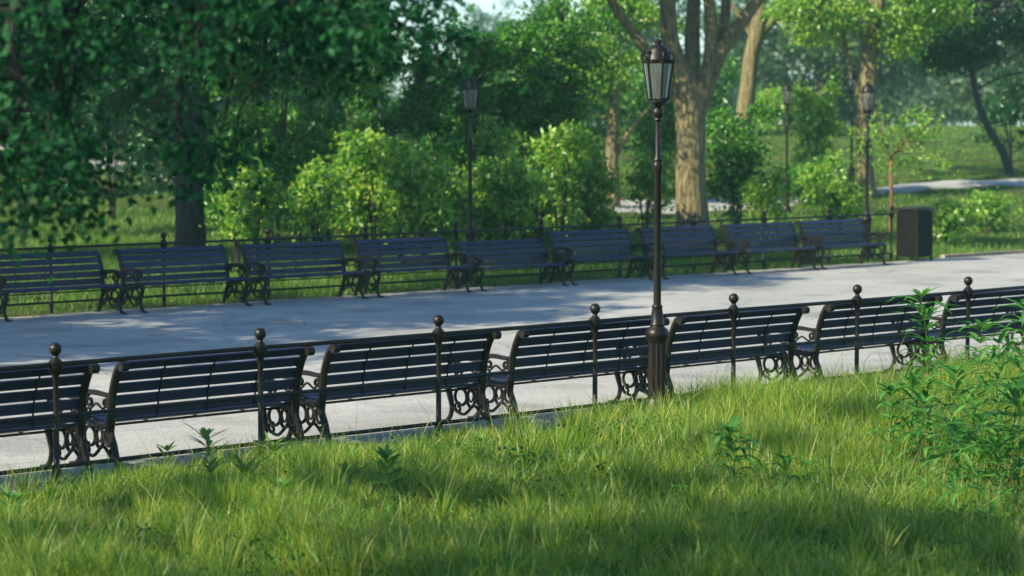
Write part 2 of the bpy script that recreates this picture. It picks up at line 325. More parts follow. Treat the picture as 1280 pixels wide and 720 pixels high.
# ---------------------------------------------------------------- benches.  local: x along, +y = back, z up ; front faces -y
def side_tube(mb, pts, r, x, flat=.8, n=24, w=None):
    p = spline(pts, n); q = np.column_stack([np.full(len(p), x), p[:, 0], p[:, 1]])
    rad = r if w is None else np.interp(np.linspace(0, 1, len(p)), np.linspace(0, 1, len(w)), w)
    mb.tube(q, rad, 8, flat, (1, 0, 0)); return mb
BACKC = [(-.02, .385), (.015, .44), (.02, .52), (.035, .64), (.07, .76), (.115, .86), (.16, .925), (.205, .945)]
def spiral(cx, cz, r, turns, a0, d=1, n=18): return [(cx + r*(1-.72*k/n)*math.cos(a0+d*k/n*turns*2*math.pi), cz + r*(1-.72*k/n)*math.sin(a0+d*k/n*turns*2*math.pi)) for k in range(n+1)]
def make_bench():
    root = empty('park_bench', (0, 0, 0)); L = 1.05
    for x in (-L, L):
        m = MB(); sx = 1 if x > 0 else -1
        side_tube(m, [(.17, 0), (.13, .02), (.095, .10), (.05, .22), (.0, .32)] + BACKC[1:], .03, x, .85, 40, [.036, .030, .032, .038, .044, .042, .040, .040, .042, .043, .044])
        m.tube([(x-.038, .205, .922), (x+.038, .205, .922)], .042, 14)                      # rolled top
        side_tube(m, [(.02, .40), (-.10, .375), (-.24, .385), (-.38, .42), (-.46, .425), (-.50, .39)], .036, x, .85)
        side_tube(m, [(-.47, .43), (-.485, .36), (-.455, .26), (-.43, .16), (-.455, .07), (-.50, .02), (-.555, .0)], .026, x, .85, 24, [.042, .040, .034, .028, .028, .030, .026])
        m.box((x, .155, .012), (.06, .10, .024)); m.box((x, -.53, .012), (.06, .10, .024))
        m.build('end_frame', IRON, root)
        sc = MB()                                                                               # open scrollwork under the seat
        for cy_, cz, ry, rz in ((-.02, .285, .055, .075), (-.30, .275, .085, .085), (-.155, .265, .055, .085)):
            a = np.linspace(0, 2*math.pi, 17)[:-1]
            sc.tube([(x, cy_+ry*math.cos(q), cz+rz*math.sin(q)) for q in a], .0185, 8, .9, (1, 0, 0), True)
        side_tube(sc, [(-.43, .20), (-.36, .13), (-.26, .10), (-.18, .15), (-.12, .20), (-.05, .17), (.02, .11), (.09, .14)], .019, x)
        side_tube(sc, spiral(-.34, .155, .06, 1.1, 1.2), .016, x); side_tube(sc, spiral(.02, .165, .055, 1.1, 2.4, -1), .016, x)
        side_tube(sc, [(-.155, .37), (-.19, .30), (-.155, .23), (-.12, .30), (-.155, .37)], .010, x)
        sc.build('scrollwork', IRON, root)
        ar = MB()
        side_tube(ar, [(.045, .665), (-.06, .655), (-.20, .665), (-.34, .66), (-.43, .635), (-.46, .595), (-.435, .565), (-.41, .585)], .024, x, .7, 28, [.028, .030, .034, .036, .036, .030, .022, .016])
        side_tube(ar, [(-.40, .43), (-.365, .49), (-.40, .55), (-.385, .63)], .022, x)
        side_tube(ar, spiral(-.30, .585, .055, 1.2, 1.6), .017, x); side_tube(ar, spiral(-.055, .59, .055, 1.2, 1.4, -1), .017, x)
        side_tube(ar, spiral(-.315, .49, .05, 1.1, -1.2, -1), .014, x); side_tube(ar, [(-.02, .60), (-.10, .53), (-.20, .57), (-.28, .52)], .013, x)
        ar.build('armrest', IRON, root)
    # slats of the back follow the curve of the frame
    bc = spline(BACKC[1:], 200); ds = np.r_[0, np.cumsum(np.linalg.norm(np.diff(bc, axis=0), axis=1))]
    bk = MB(); tot = ds[-1]; nS = 5; hgt, gap = .092, .021
    for k in range(nS):
        s = .055 + k*(hgt+gap) if k < nS-1 else None
        if s is None: s = .055+k*(hgt+gap)+.004
        y, z = np.interp(s, ds, bc[:, 0]), np.interp(s, ds, bc[:, 1]); y2, z2 = np.interp(s+.01, ds, bc[:, 0]), np.interp(s+.01, ds, bc[:, 1])
        an = math.atan2(z2-z, y2-y)-math.pi/2
        bk.box((0, y-.018, z), (2*L-.05, .022, hgt + (.006 if k == 4 else 0)), an, 'x')
    bk.build('backrest', SLAT, root, False, .004)
    st = MB()
    sc_ = spline([(-.02, .425), (-.10, .405), (-.24, .413), (-.38, .448), (-.455, .455), (-.50, .425)], 100); dd = np.r_[0, np.cumsum(np.linalg.norm(np.diff(sc_, axis=0), axis=1))]
    for k in range(7):
        s = .035+k*.0735; y, z = np.interp(s, dd, sc_[:, 0]), np.interp(s, dd, sc_[:, 1]); y2, z2 = np.interp(s+.01, dd, sc_[:, 0]), np.interp(s+.01, dd, sc_[:, 1])
        st.box((0, y, z+.006), (2*L-.05, .064, .022), math.atan2(z2-z, y2-y)+math.pi, 'x')
    st.build('seat', SLAT, root, False, .004)
    for x in (-.55, 0, .55):
        side_tube(MB(), BACKC[1:-1], .010, x, .6).build('back_strap', IRON, root).location = (0, .006, 0)
        side_tube(MB(), [(-.03, .395), (-.10, .385), (-.24, .393), (-.38, .425), (-.45, .43)], .010, x, .6).build('seat_strap', IRON, root)
    MB().tube([(-L, -.20, .365), (L, -.20, .365)], .012, 8).build('tie_rod', IRON, root)
    return root
near_b = [(11.27, 'dark slatted bench seen from behind, cut off by the left edge of the photo'),
          (13.68, 'dark bench seen from behind, its back crossed by the second fence post from the left'),
          (16.07, 'dark bench from behind, the third fence post from the left before its right half'),
          (18.58, 'dark bench seen from behind, just left of the near lamp post and reaching it'),
          (20.96, 'dark bench from behind, starting right at the near lamp post'),
          (23.50, 'dark bench seen from behind, its right end screened by the tall leafy weeds'),
          (25.98, 'dark bench seen from behind, mostly behind the weeds at the right edge')]
far_b = [(21.72, 'dark blue bench facing the path, cut off at the left edge beneath the hanging branches', 1, 0),
         (24.22, 'dark blue bench facing the path in front of the thick dark trunk', 1, .01),
         (26.70, 'dark blue bench facing the path, third from the left in the back row', 1, -.008),
         (29.15, 'dark blue bench facing the path, just left of the low bench under the lamp', 1, .0),
         (31.62, 'dark blue bench lower than its neighbours, before the shaded lamp post', .88, .006),
         (33.98, 'dark blue bench facing the path, just left of the pole of the near lamp', 1, -.01),
         (36.44, 'dark blue bench right of the near lamp pole, before the big forked trunk', 1, .008),
         (38.96, 'dark blue bench facing the path, second from the litter bin', 1, -.006),
         (41.36, 'dark blue bench facing the path, last of its row beside the litter bin', 1, .0)]
bench = make_bench(); used = False
def place_bench(s, t, z, rz, label, group, zs=1, xs=1):
    global used
    b = bench if not used else copy_tree(bench)
    used = True; b.location = (*P(s, t), z); b.rotation_euler.z = rz; b.scale = (xs, 1, zs); tag(b, label, 'bench', group)
for k, (s, lb) in enumerate(near_b): place_bench(s, 17.66+.012*math.sin(k*2.2), .035, ROT+math.pi+.006*math.sin(k*3.1), lb, 'front row of benches turned away from the camera', 1+.006*math.sin(k*4), 1+.006*math.sin(k*5))
for k, (s, lb, zs, dr) in enumerate(far_b): place_bench(s, 31.98+.02*math.sin(k*1.7), .128, ROT+dr, lb, 'back row of benches facing the path', zs)

# ---------------------------------------------------------------- lamps
def make_lamp():
    root = empty('lamp_post', (0, 0, 0))
    b = MB()
    b.lathe([(.17, -.15), (.17, .10), (.135, .14), (.125, .20), (.105, .24)], 24)
    b.lathe([(.098, .22), (.092, .84)], 48, lobes=12, depth=.14)
    b.lathe([(.10, .83), (.108, .86), (.122, .885), (.125, .92), (.112, .96), (.08, .985), (.072, 1.0), (.078, 1.01), (.066, 1.03), (.062, 1.12), (.052, 1.18), (.058, 1.20), (.05, 1.215)], 28, lobes=14, depth=.03)
    b.build('base', IRON, root)
    p = MB(); p.lathe([(.040, 1.19), (.036, 2.58), (.045, 2.60), (.052, 2.63), (.060, 2.66), (.052, 2.69), (.042, 2.705), (.048, 2.72), (.040, 2.74), (.031, 2.76), (.028, 3.16)], 20)
    p.build('pole', IRON, root)
    c = MB(); c.lathe([(.03, 3.12), (.045, 3.135), (.040, 3.155), (.056, 3.18), (.062, 3.21), (.055, 3.24), (.036, 3.265), (.05, 3.285), (.095, 3.30), (.112, 3.315), (.112, 3.335), (.09, 3.34)], 20); c.build('collar', IRON, root)
    ln = MB(); z0, z1, r0, r1 = 3.345, 3.735, .098, .150
    for k in range(6):
        a = (k+.5)/6*2*math.pi; ca, sa = math.cos(a), math.sin(a)
        pts = spline([(r0+.004, z0), (r1+.006, z1-.02), (r1+.026, z1+.035), (r1+.020, z1+.075), (r1-.015, z1+.095), (r1-.06, z1+.088)], 18)
        ln.tube([(q[0]*ca, q[0]*sa, q[1]) for q in pts], .0115, 6)
    for r, z in ((r0+.002, z0+.004), (r1+.002, z1-.006)):
        ln.tube([(r*math.cos((k+.5)/6*2*math.pi), r*math.sin((k+.5)/6*2*math.pi), z) for k in range(6)], .011, 6, closed=True)
    lf = ln.build('lantern_frame', IRON, root)
    for k in range(6):
        a0, a1 = (k+.5)/6*2*math.pi+.05, (k+1.5)/6*2*math.pi-.05; v = []
        for th in (0, .006):
            for (r, z, a) in ((r0-th, z0+.01, a0), (r0-th, z0+.01, a1), (r1-th, z1-.01, a1), (r1-th, z1-.01, a0)): v.append((r*math.cos(a), r*math.sin(a), z))
        MB().add(v, [(0, 1, 2, 3), (7, 6, 5, 4), (0, 4, 5, 1), (1, 5, 6, 2), (2, 6, 7, 3), (3, 7, 4, 0)]).build('glass_pane', GLASS, lf, False)
    MB().lathe([(.022, z0), (.022, z0+.15), (.03, z0+.16), (.03, z0+.26), (.012, z0+.28)], 12).build('lamp_bulb', BULB, lf)
    cp = MB(); cp.lathe([(.15, z1), (.155, z1+.012), (.142, z1+.03), (.140, z1+.06), (.118, z1+.085), (.112, z1+.12), (.085, z1+.155), (.058, z1+.172), (.036, z1+.176), (.030, z1+.186), (.044, z1+.198), (.044, z1+.212), (.030, z1+.228), (.010, z1+.236)], 24)
    cp.build('cap', IRON, root); return root
mB, _, _, _, Bb = nodes('frosted_bulb'); Bb.inputs['Base Color'].default_value = (.85, .85, .80, 1); Bb.inputs['Roughness'].default_value = .4; BULB = mB
lamp = make_lamp()
def place_lamp(o, x, y, sc, rz, label):
    o.location = (x, y, float(terrain(x, y))); o.rotation_euler.z = rz; o.scale = (sc,)*3; tag(o, label, 'street lamp', 'old style lamp posts in the park')
place_lamp(lamp, gx(821, 25.35), 25.35, .985, .25, 'near black lamp post with glass lantern in front of the front benches')
for px, y, sc, rz, lb in ((588, 48, .985, .5, 'black lamp post behind the low bench of the back row, against the dark foliage'),
                          (1083, 54.6, .99, .1, 'black lamp post behind the last bench, in front of the lit tree trunk'),
                          (983, 72, .955, .3, 'slim dark lamp post on the lawn between two bushes, against the haze'),
                          (1064, 77, .99, .9, 'distant lamp post just left of the lit trunk with bright twigs')):
    place_lamp(copy_tree(lamp), gx(px, y), y, sc, rz, lb)

# ---------------------------------------------------------------- litter bin
bx, by = P(44.2, 32.05); w_ = .56
bin_ = empty('litter_bin', (float(bx), float(by), .13), ROT)
m, nt, N, L, B = nodes('bin_metal'); co = objco(N)
L.new(ramp(N, L, noise(N, L, 5, 5, .7, co), [(.3, (.005, .006, .006)), (.75, (.012, .012, .011))]), B.inputs['Base Color']); B.inputs['Roughness'].default_value = .7; B.inputs['Specular IOR Level'].default_value = .15; BINM = m
MB().box((0, 0, .60), (w_-.09, w_-.09, 1.02)).build('bin_body', BINM, bin_, False, .01)
sl = MB()
for k in range(9):
    q = (k-4)*(w_-.06)/8
    for x, y in ((q, w_/2-.01), (q, -w_/2+.01), (w_/2-.01, q), (-w_/2+.01, q)): sl.box((x, y, .60), (.034 if abs(y) > .265 else .03, .03 if abs(y) > .265 else .034, .98))
sl.build('cladding', BINM, bin_, False)
MB().box((0, 0, 1.13), (w_+.05, w_+.05, .045)).box((0, 0, 1.16), (w_-.06, w_-.06, .03)).build('lid', IRON, bin_, False, .008)
for a, b in ((-1, -1), (1, -1), (-1, 1), (1, 1)): MB().box((a*(w_/2-.02), b*(w_/2-.02), .045), (.05, .05, .09)).build('foot', IRON, bin_, False)
tag(bin_, 'square dark metal litter bin with flat lid at the end of the back row', 'litter bin')

# ---------------------------------------------------------------- vegetation
def rnd_dirs(n, up=0.):
    d = rng.normal(size=(n, 3)); d[:, 2] += up; return d/np.linalg.norm(d, axis=1)[:, None]
def leaves_geo(c, L, W, droop=.35, nup=.5):
    """folded four-point leaves"""
    n = len(c); d = rnd_dirs(n); d[:, 2] -= droop; d /= np.linalg.norm(d, axis=1)[:, None]
    nn = rnd_dirs(n, nup); sd_ = np.cross(d, nn); sd_ /= np.linalg.norm(sd_, axis=1)[:, None]+1e-9; up = np.cross(sd_, d)
    l = (L*rng.uniform(.65, 1.3, n))[:, None]; w = l*W
    a = c; b = c+d*l*.45+sd_*w*.5+up*l*.08; t = c+d*l-up*l*.05; e = c+d*l*.45-sd_*w*.5+up*l*.08
    v = np.stack([a, b, t, e], 1).reshape(-1, 3); i = np.arange(n)*4
    return v, np.concatenate([np.stack([i, i+1, i+2], 1), np.stack([i, i+2, i+3], 1)])
def cluster_pts(ell, n_cl, thin=.0, low=.35):
    """cluster centres in a lumpy ellipsoid"""
    cx, cy_, cz, rx, ry, rz = ell; out = []
    ph = rng.uniform(0, 6, 6)
    while len(out) < n_cl:
        d = rng.normal(size=3); d /= np.linalg.norm(d); r = rng.uniform(low, 1)**.6
        lump = .80+.20*math.sin(3*math.atan2(d[1], d[0])+ph[0])+.16*math.sin(5*d[2]+ph[1])
        p = d*r*lump
        if math.sin(p[0]*6+ph[2])*math.sin(p[1]*6+ph[3])*math.sin(p[2]*6+ph[4]) < -.25-thin*-.3: continue
        out.append((cx+p[0]*rx, cy_+p[1]*ry, cz+p[2]*rz))
    return np.array(out)
def crown_geo(ells, leaf, W=.6, cl_r=.42, per=90, droop=.35):
    C = []; cent = []
    for e in ells:
        ncl = e[6] if len(e) > 6 else int(max(8, 4.6*(e[3]*e[4]*e[5])**.78/cl_r**1.2))
        cc = cluster_pts(e[:6], ncl); cent.append(cc)
        for c in cc:
            m = int(per*1.45*rng.uniform(.5, 1.4)); r = cl_r*rng.uniform(.6, 1.35)
            p = rng.normal(size=(m, 3))*np.array([r, r, r*.55])*.62
            p[:, 2] -= .25*(p[:, 0]**2+p[:, 1]**2)/r; C.append(c+p)
    return np.concatenate(C), np.concatenate(cent)
def tube_path(mb, a, b, r0, r1, sag=.15, n=7, sides=6):
    a = np.array(a, float); b = np.array(b, float); L = np.linalg.norm(b-a)
    k = np.linspace(0, 1, n)[:, None]; p = a+(b-a)*k
    off = rng.normal(size=3)*L*.07; p += np.sin(k*math.pi)*off; p[:, 2] += (np.sin(k[:, 0]*math.pi)*L*sag)
    p[1:-1] += rng.normal(size=(n-2, 3))*L*.018
    mb.tube(p, np.linspace(r0, r1, n), sides); return p
def tree(name, x, y, trunk, ells, leaf=.12, mat=None, bark=None, label='', cat='tree', group=None, limbs=(), W=.6, cl_r=.42, per=90, twigs=1.0, r_branch=None, droop=.35):
    """trunk: [(dx,dy,z,r)...] relative to the base; ells: crown lobes relative to the base"""
    z = float(terrain(x, y)); root = empty(name, (x, y, z))
    tb = MB(); tr = []
    for k, br in enumerate([trunk]+list(limbs)):
        p = spline(br, max(8, 6*len(br))); q = p[:, :3].copy()
        q += np.column_stack([np.sin(p[:, 2]*2.3+k)*.03, np.cos(p[:, 2]*1.9+k)*.03, 0*p[:, 2]])*np.minimum(1, p[:, 3:4]*8)
        if k == 0: q[0, 2] -= .3
        tb.tube(q, p[:, 3], 14 if k == 0 else 9); tr.append(p)
    allp = np.concatenate(tr)
    pts, cent = crown_geo(ells, leaf, W, cl_r, per)
    nb = int(len(cent)*twigs*.5)
    for c in cent[rng.permutation(len(cent))[:nb]]:
        d = np.linalg.norm(allp[:, :3]-c, axis=1)+(allp[:, 2] > c[2]-.1)*2.0; i = int(np.argmin(d+rng.uniform(0, .4, len(d))))
        r0 = min(allp[i, 3]*.5, .012+.012*d[i]) if r_branch is None else r_branch
        tube_path(tb, allp[i, :3], c, max(.008, r0), .005, .06, 6, 5)
    tb.build('trunk', bark or BARK, root)
    v, t3 = leaves_geo(pts, leaf, W, droop)
    fastmesh('crown', v, tris=t3, mat=mat or LEAF, parent=root)
    return tag(root, label, cat, group)

GB = 'trees and shrubs behind the back fence'
# dark trunk, left
x, y = gx(235, 56), 56
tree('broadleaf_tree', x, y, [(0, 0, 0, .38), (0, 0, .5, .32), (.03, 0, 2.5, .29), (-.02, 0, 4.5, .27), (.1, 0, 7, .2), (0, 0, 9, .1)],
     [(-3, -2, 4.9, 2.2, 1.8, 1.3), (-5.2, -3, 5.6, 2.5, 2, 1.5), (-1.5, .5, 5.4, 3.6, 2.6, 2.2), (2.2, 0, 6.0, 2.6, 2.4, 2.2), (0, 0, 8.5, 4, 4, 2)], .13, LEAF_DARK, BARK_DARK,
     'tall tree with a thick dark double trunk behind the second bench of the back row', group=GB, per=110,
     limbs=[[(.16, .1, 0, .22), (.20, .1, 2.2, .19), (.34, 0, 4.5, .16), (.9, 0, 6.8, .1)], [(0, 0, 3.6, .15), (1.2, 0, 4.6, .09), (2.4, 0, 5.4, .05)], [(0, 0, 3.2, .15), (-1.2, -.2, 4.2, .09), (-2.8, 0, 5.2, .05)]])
# big forked tree
d = 58; x = gx(864, d)
def Q(px, py, r, dd=0): return (gx(px, d+dd, pz(py, d+dd))-x, dd, pz(py, d+dd)-float(terrain(x, d)), r)
tree('forked_tree', x, d, [(0, 0, 0, .50), Q(864, 285, .42), Q(864, 240, .365), Q(865, 190, .35), Q(862, 150, .36), Q(861, 122, .37), Q(852, 90, .24), Q(839, 50, .21), Q(833, 0, .19), Q(826, -60, .16), Q(835, -160, .10)],
     [(-4.3, -2.5, 8.0, 3.2, 2.6, 1.3, 70), (-1.5, -1.5, 7.4, 1.8, 1.8, .9, 30),  (2.6, 1, 8.8, 3.2, 3, 1.8, 40), (0, 0, 10.5, 4.5, 4, 2, 60)], .13, LEAF, BARK,
     'big lit tree whose trunk forks into several thick limbs, behind the back fence', group=GB, r_branch=.03, twigs=.7,
     limbs=[[Q(868, 150, .20), Q(877, 122, .25), Q(888, 95, .225), Q(905, 60, .17), Q(930, 22, .15), Q(955, -15, .12), Q(990, -90, .07)],
            [Q(884, 110, .17), Q(888, 70, .165), Q(887, 20, .15), Q(884, -50, .12), Q(890, -150, .07)],
            [Q(893, 88, .10), Q(900, 55, .13, .3), Q(908, 10, .12, .5), Q(912, -60, .09, .6)],
            [Q(852, 122, .17), Q(838, 112, .155), Q(820, 85, .135), Q(795, 45, .125), Q(768, 5, .11), Q(735, -60, .07)],
            [Q(862, 118, .2), Q(866, 60, .19, .4), Q(868, 0, .16, .6), Q(864, -80, .1, .6)]])
d = 80; x = gx(931, d)
tree('broadleaf_tree', x, d, [(0, 0, 0, .42), Q(930, 215, .32), Q(929, 170, .28), Q(932, 130, .27), Q(938, 80, .25), Q(947, 40, .25), Q(948, 0, .20), Q(940, -70, .12)],
     [(1, 0, 10, 5, 4, 2.5, 60), (-3, 0, 10.5, 3.5, 3, 2, 30)], .16, LEAF, BARK, 'leaning lit tree that forks high up, just right of the big forked trunk', group=GB, twigs=.7,
     limbs=[[Q(945, 48, .2), Q(962, 28, .17), Q(985, 5, .15), Q(1020, -40, .1)], [Q(940, 45, .12), Q(925, 20, .1), Q(905, -5, .08)]])
d = 78; x = gx(1084, d)
tree('broadleaf_tree', x, d, [(0, 0, 0, .40), Q(1081, 225, .28), Q(1081, 170, .25), Q(1084, 110, .27), Q(1090, 50, .27), Q(1095, 0, .26), Q(1098, -80, .2), Q(1100, -170, .1)],
     [(-1.6, -.2, 5.8, 1.8, 1.4, 1.1, 34), (.9, -.3, 5.0, .8, .6, .8, 9), (2.0, 0, 6.0, 2.4, 2, 1.2, 40), (0, 0, 9.0, 4.5, 4, 2.2, 50)], .15, LEAF_LIGHT, BARK,
     'slender lit tree with bright twigs round its trunk behind the last benches', group=GB,
     limbs=[[Q(1074, 120, .10), Q(1062, 80, .085), Q(1052, 30, .08), Q(1040, -15, .07)], [Q(1086, 60, .1), Q(1062, 20, .08), Q(1035, -20, .06)], [Q(1092, 40, .1), Q(1120, 10, .08), Q(1160, -10, .06)]])
d = 86; x = gx(1262, d)
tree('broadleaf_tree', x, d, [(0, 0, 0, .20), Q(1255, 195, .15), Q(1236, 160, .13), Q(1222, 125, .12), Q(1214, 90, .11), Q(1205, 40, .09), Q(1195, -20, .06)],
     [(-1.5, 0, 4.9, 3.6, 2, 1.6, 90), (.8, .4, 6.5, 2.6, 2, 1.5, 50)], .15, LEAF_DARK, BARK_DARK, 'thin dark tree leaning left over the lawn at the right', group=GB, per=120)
d = 74; x = gx(765, d)
tree('broadleaf_tree', x, d, [(0, 0, 0, .27), Q(765, 222, .20), Q(766, 180, .18), Q(767, 140, .17), Q(762, 80, .15), Q(755, 10, .12), Q(750, -60, .07)],
     [(-1.0, 0, 4.4, 2.2, 1.7, 2.0, 70), (.4, .3, 6.4, 2.8, 2, 1.8, 60)], .14, LEAF_LIGHT, BARK, 'tree with a short lit trunk and drooping bright foliage, left of the near lantern', group=GB,
     limbs=[[Q(766, 205, .10), Q(778, 180, .085), Q(795, 152, .07), Q(812, 135, .05)]])
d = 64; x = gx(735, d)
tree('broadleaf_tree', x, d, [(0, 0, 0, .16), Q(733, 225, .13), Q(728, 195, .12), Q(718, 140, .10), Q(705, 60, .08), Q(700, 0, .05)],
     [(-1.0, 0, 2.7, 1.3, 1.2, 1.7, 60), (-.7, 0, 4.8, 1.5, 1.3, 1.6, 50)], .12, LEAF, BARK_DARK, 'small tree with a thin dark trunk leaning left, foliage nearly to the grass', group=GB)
def shrub(px, y, w, top, bot, mat, label, name='leafy_shrub', cat='shrub', leaf=.15, per=36, W=.6, n=None, bark=None, stems=4, cl_r=.30):
    """several stems and foliage between the heights of rows top and bottom"""
    x = gx(px, y); g = float(terrain(x, y)); zt = pz(top, y)-g; zb = max(.12, pz(bot, y)-g); hw = w/2*y/FPX
    e = [(0, 0, (zt+zb)/2, hw, hw*.8, (zt-zb)/2)+((n,) if n else ())]
    if not n or n > 40:
        e = []; nl = 5 if zt < 2.2 else 9
        for k in range(nl):
            q = (k+.5)/nl; a = k*2.4+rng.uniform(0, 1.2); rr_ = hw*rng.uniform(.25, .55)*(1.1-.35*q); off = hw*.8*(1-.4*q)*rng.uniform(.7, 1.25)
            e.append((off*math.cos(a), off*math.sin(a)*.8, zb+(zt-zb)*(.12+.80*q), rr_, rr_, min((zt-zb)*.30, rr_*1.1)))
    lim = []
    for k in range(stems):
        a = rng.uniform(0, 6.3); q = hw*.5
        lim.append([(.05*math.cos(a), .05*math.sin(a), 0, .035), (q*.35*math.cos(a), q*.35*math.sin(a), zt*.35, .028), (q*math.cos(a), q*math.sin(a), zt*.8, .012)])
    e = [q_ if len(q_) > 6 else q_+(int(max(4, 2.3*(q_[3]*q_[4]*q_[5])**.78/cl_r**1.2)),) for q_ in e]
    for k in range(int(5+w/12)):                               # upright shoots break the outline
        a = rng.uniform(0, 6.3); q = hw*rng.uniform(.2, 1.0); h_ = zt*rng.uniform(.55, 1.04)
        e.append((q*math.cos(a), q*math.sin(a), h_, .20, .20, min(.6, zt*.25), 5))
    return tree(name, x, y, lim[0], e, leaf, mat, bark or BARK_DARK, label, cat, 'trees and shrubs behind the back fence', lim[1:], W, cl_r, per)
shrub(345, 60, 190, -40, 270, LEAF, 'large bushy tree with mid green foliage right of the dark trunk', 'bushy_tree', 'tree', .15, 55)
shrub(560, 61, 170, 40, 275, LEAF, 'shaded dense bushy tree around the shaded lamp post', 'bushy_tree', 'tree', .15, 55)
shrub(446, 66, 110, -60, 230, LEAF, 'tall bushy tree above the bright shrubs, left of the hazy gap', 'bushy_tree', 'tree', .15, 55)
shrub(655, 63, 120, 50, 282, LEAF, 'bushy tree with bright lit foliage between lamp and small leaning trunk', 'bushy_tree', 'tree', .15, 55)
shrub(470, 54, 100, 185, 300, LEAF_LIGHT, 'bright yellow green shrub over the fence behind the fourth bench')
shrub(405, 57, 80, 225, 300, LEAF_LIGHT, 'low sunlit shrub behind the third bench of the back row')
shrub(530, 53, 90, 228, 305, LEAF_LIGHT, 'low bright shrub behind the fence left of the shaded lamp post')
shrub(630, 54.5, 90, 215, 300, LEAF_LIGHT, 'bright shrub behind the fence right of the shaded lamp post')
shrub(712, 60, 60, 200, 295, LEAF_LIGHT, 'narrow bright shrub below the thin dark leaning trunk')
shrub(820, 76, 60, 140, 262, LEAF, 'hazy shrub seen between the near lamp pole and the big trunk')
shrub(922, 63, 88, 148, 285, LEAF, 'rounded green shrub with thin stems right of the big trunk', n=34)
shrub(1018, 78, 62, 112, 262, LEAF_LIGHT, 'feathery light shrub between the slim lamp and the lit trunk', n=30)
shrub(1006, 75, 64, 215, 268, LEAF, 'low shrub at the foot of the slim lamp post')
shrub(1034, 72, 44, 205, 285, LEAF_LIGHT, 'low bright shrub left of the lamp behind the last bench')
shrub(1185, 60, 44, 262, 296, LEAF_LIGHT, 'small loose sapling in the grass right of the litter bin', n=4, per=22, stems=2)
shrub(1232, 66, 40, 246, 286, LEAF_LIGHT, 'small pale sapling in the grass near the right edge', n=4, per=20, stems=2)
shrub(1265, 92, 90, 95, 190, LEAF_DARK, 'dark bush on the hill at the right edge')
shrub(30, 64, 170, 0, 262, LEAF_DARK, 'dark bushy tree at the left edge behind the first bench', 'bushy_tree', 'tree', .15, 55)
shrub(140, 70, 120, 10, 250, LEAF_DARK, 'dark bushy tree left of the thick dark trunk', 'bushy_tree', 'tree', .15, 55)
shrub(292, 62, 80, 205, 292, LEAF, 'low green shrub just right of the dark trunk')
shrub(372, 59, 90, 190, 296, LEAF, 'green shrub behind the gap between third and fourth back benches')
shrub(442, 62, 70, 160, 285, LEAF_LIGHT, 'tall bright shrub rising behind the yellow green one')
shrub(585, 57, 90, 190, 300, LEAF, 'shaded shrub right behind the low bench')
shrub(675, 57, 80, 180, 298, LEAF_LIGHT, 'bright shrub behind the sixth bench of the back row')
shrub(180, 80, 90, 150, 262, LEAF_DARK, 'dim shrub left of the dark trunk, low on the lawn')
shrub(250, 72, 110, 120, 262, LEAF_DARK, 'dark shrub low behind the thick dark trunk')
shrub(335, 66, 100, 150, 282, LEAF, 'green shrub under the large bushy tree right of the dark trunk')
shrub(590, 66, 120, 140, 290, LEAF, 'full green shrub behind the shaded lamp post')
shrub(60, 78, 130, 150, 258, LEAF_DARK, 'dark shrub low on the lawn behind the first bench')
for px, y_, w, tp, lb in ((296, 53, 34, 236, 'wispy sapling behind the fence just right of the dark trunk'), (318, 51, 50, 222, 'wispy sapling behind the third bench of the back row'),
                          (396, 52, 50, 212, 'thin bright sapling behind the gap after the third back bench'), (500, 53, 56, 190, 'tall wispy sapling over the fourth back bench'),
                          (556, 56, 44, 215, 'wispy sapling just left of the shaded lamp pole'), (612, 58, 54, 165, 'tall loose sapling just right of the shaded lamp pole'),
                          (700, 56, 56, 172, 'tall loose sapling over the sixth back bench'), (748, 60, 44, 222, 'thin sapling below the tree with the short lit trunk'),
                          (806, 64, 46, 205, 'loose sapling between the near lamp pole and the forked trunk'), (960, 61, 44, 226, 'wispy sapling left of the slim lamp post'),
                          (1052, 64, 36, 232, 'small sapling left of the lamp behind the last bench')):
    shrub(px, y_, w, tp, 300, LEAF_LIGHT, lb, 'leafy_sapling', 'sapling', .14, 26, .5, n=9, stems=3, cl_r=.26)
for k, (px, y_, w, tp, bt, mt) in enumerate(((-10, 92, 150, 90, 215, LEAF_DARK), (120, 96, 160, 110, 212, LEAF_DARK), (290, 90, 170, 60, 225, LEAF_DARK), (420, 95, 150, 90, 215, LEAF), (540, 92, 130, 120, 225, LEAF_DARK), (670, 98, 130, 100, 215, LEAF), (800, 100, 110, 95, 205, LEAF), (880, 110, 70, 80, 190, LEAF), (990, 108, 90, 120, 190, LEAF_LIGHT))):
    shrub(px, y_, w, tp, bt, mt, ('dim shrub beyond the footpath at the left edge', 'dim shrub beyond the footpath left of the dark trunk', 'dim broad shrub beyond the footpath right of the dark trunk', 'hazy shrub beyond the footpath above the bright shrubs', 'dim shrub beyond the footpath behind the shaded lamp', 'hazy shrub beyond the footpath left of the short lit trunk', 'hazy shrub beyond the footpath behind the near lamp pole', 'pale hazy shrub between the forked trunk and the leaning lit one', 'pale hazy shrub behind the slim lamp post')[k], leaf=.17, per=70, cl_r=.5)
d = 66; x = gx(1113, d)
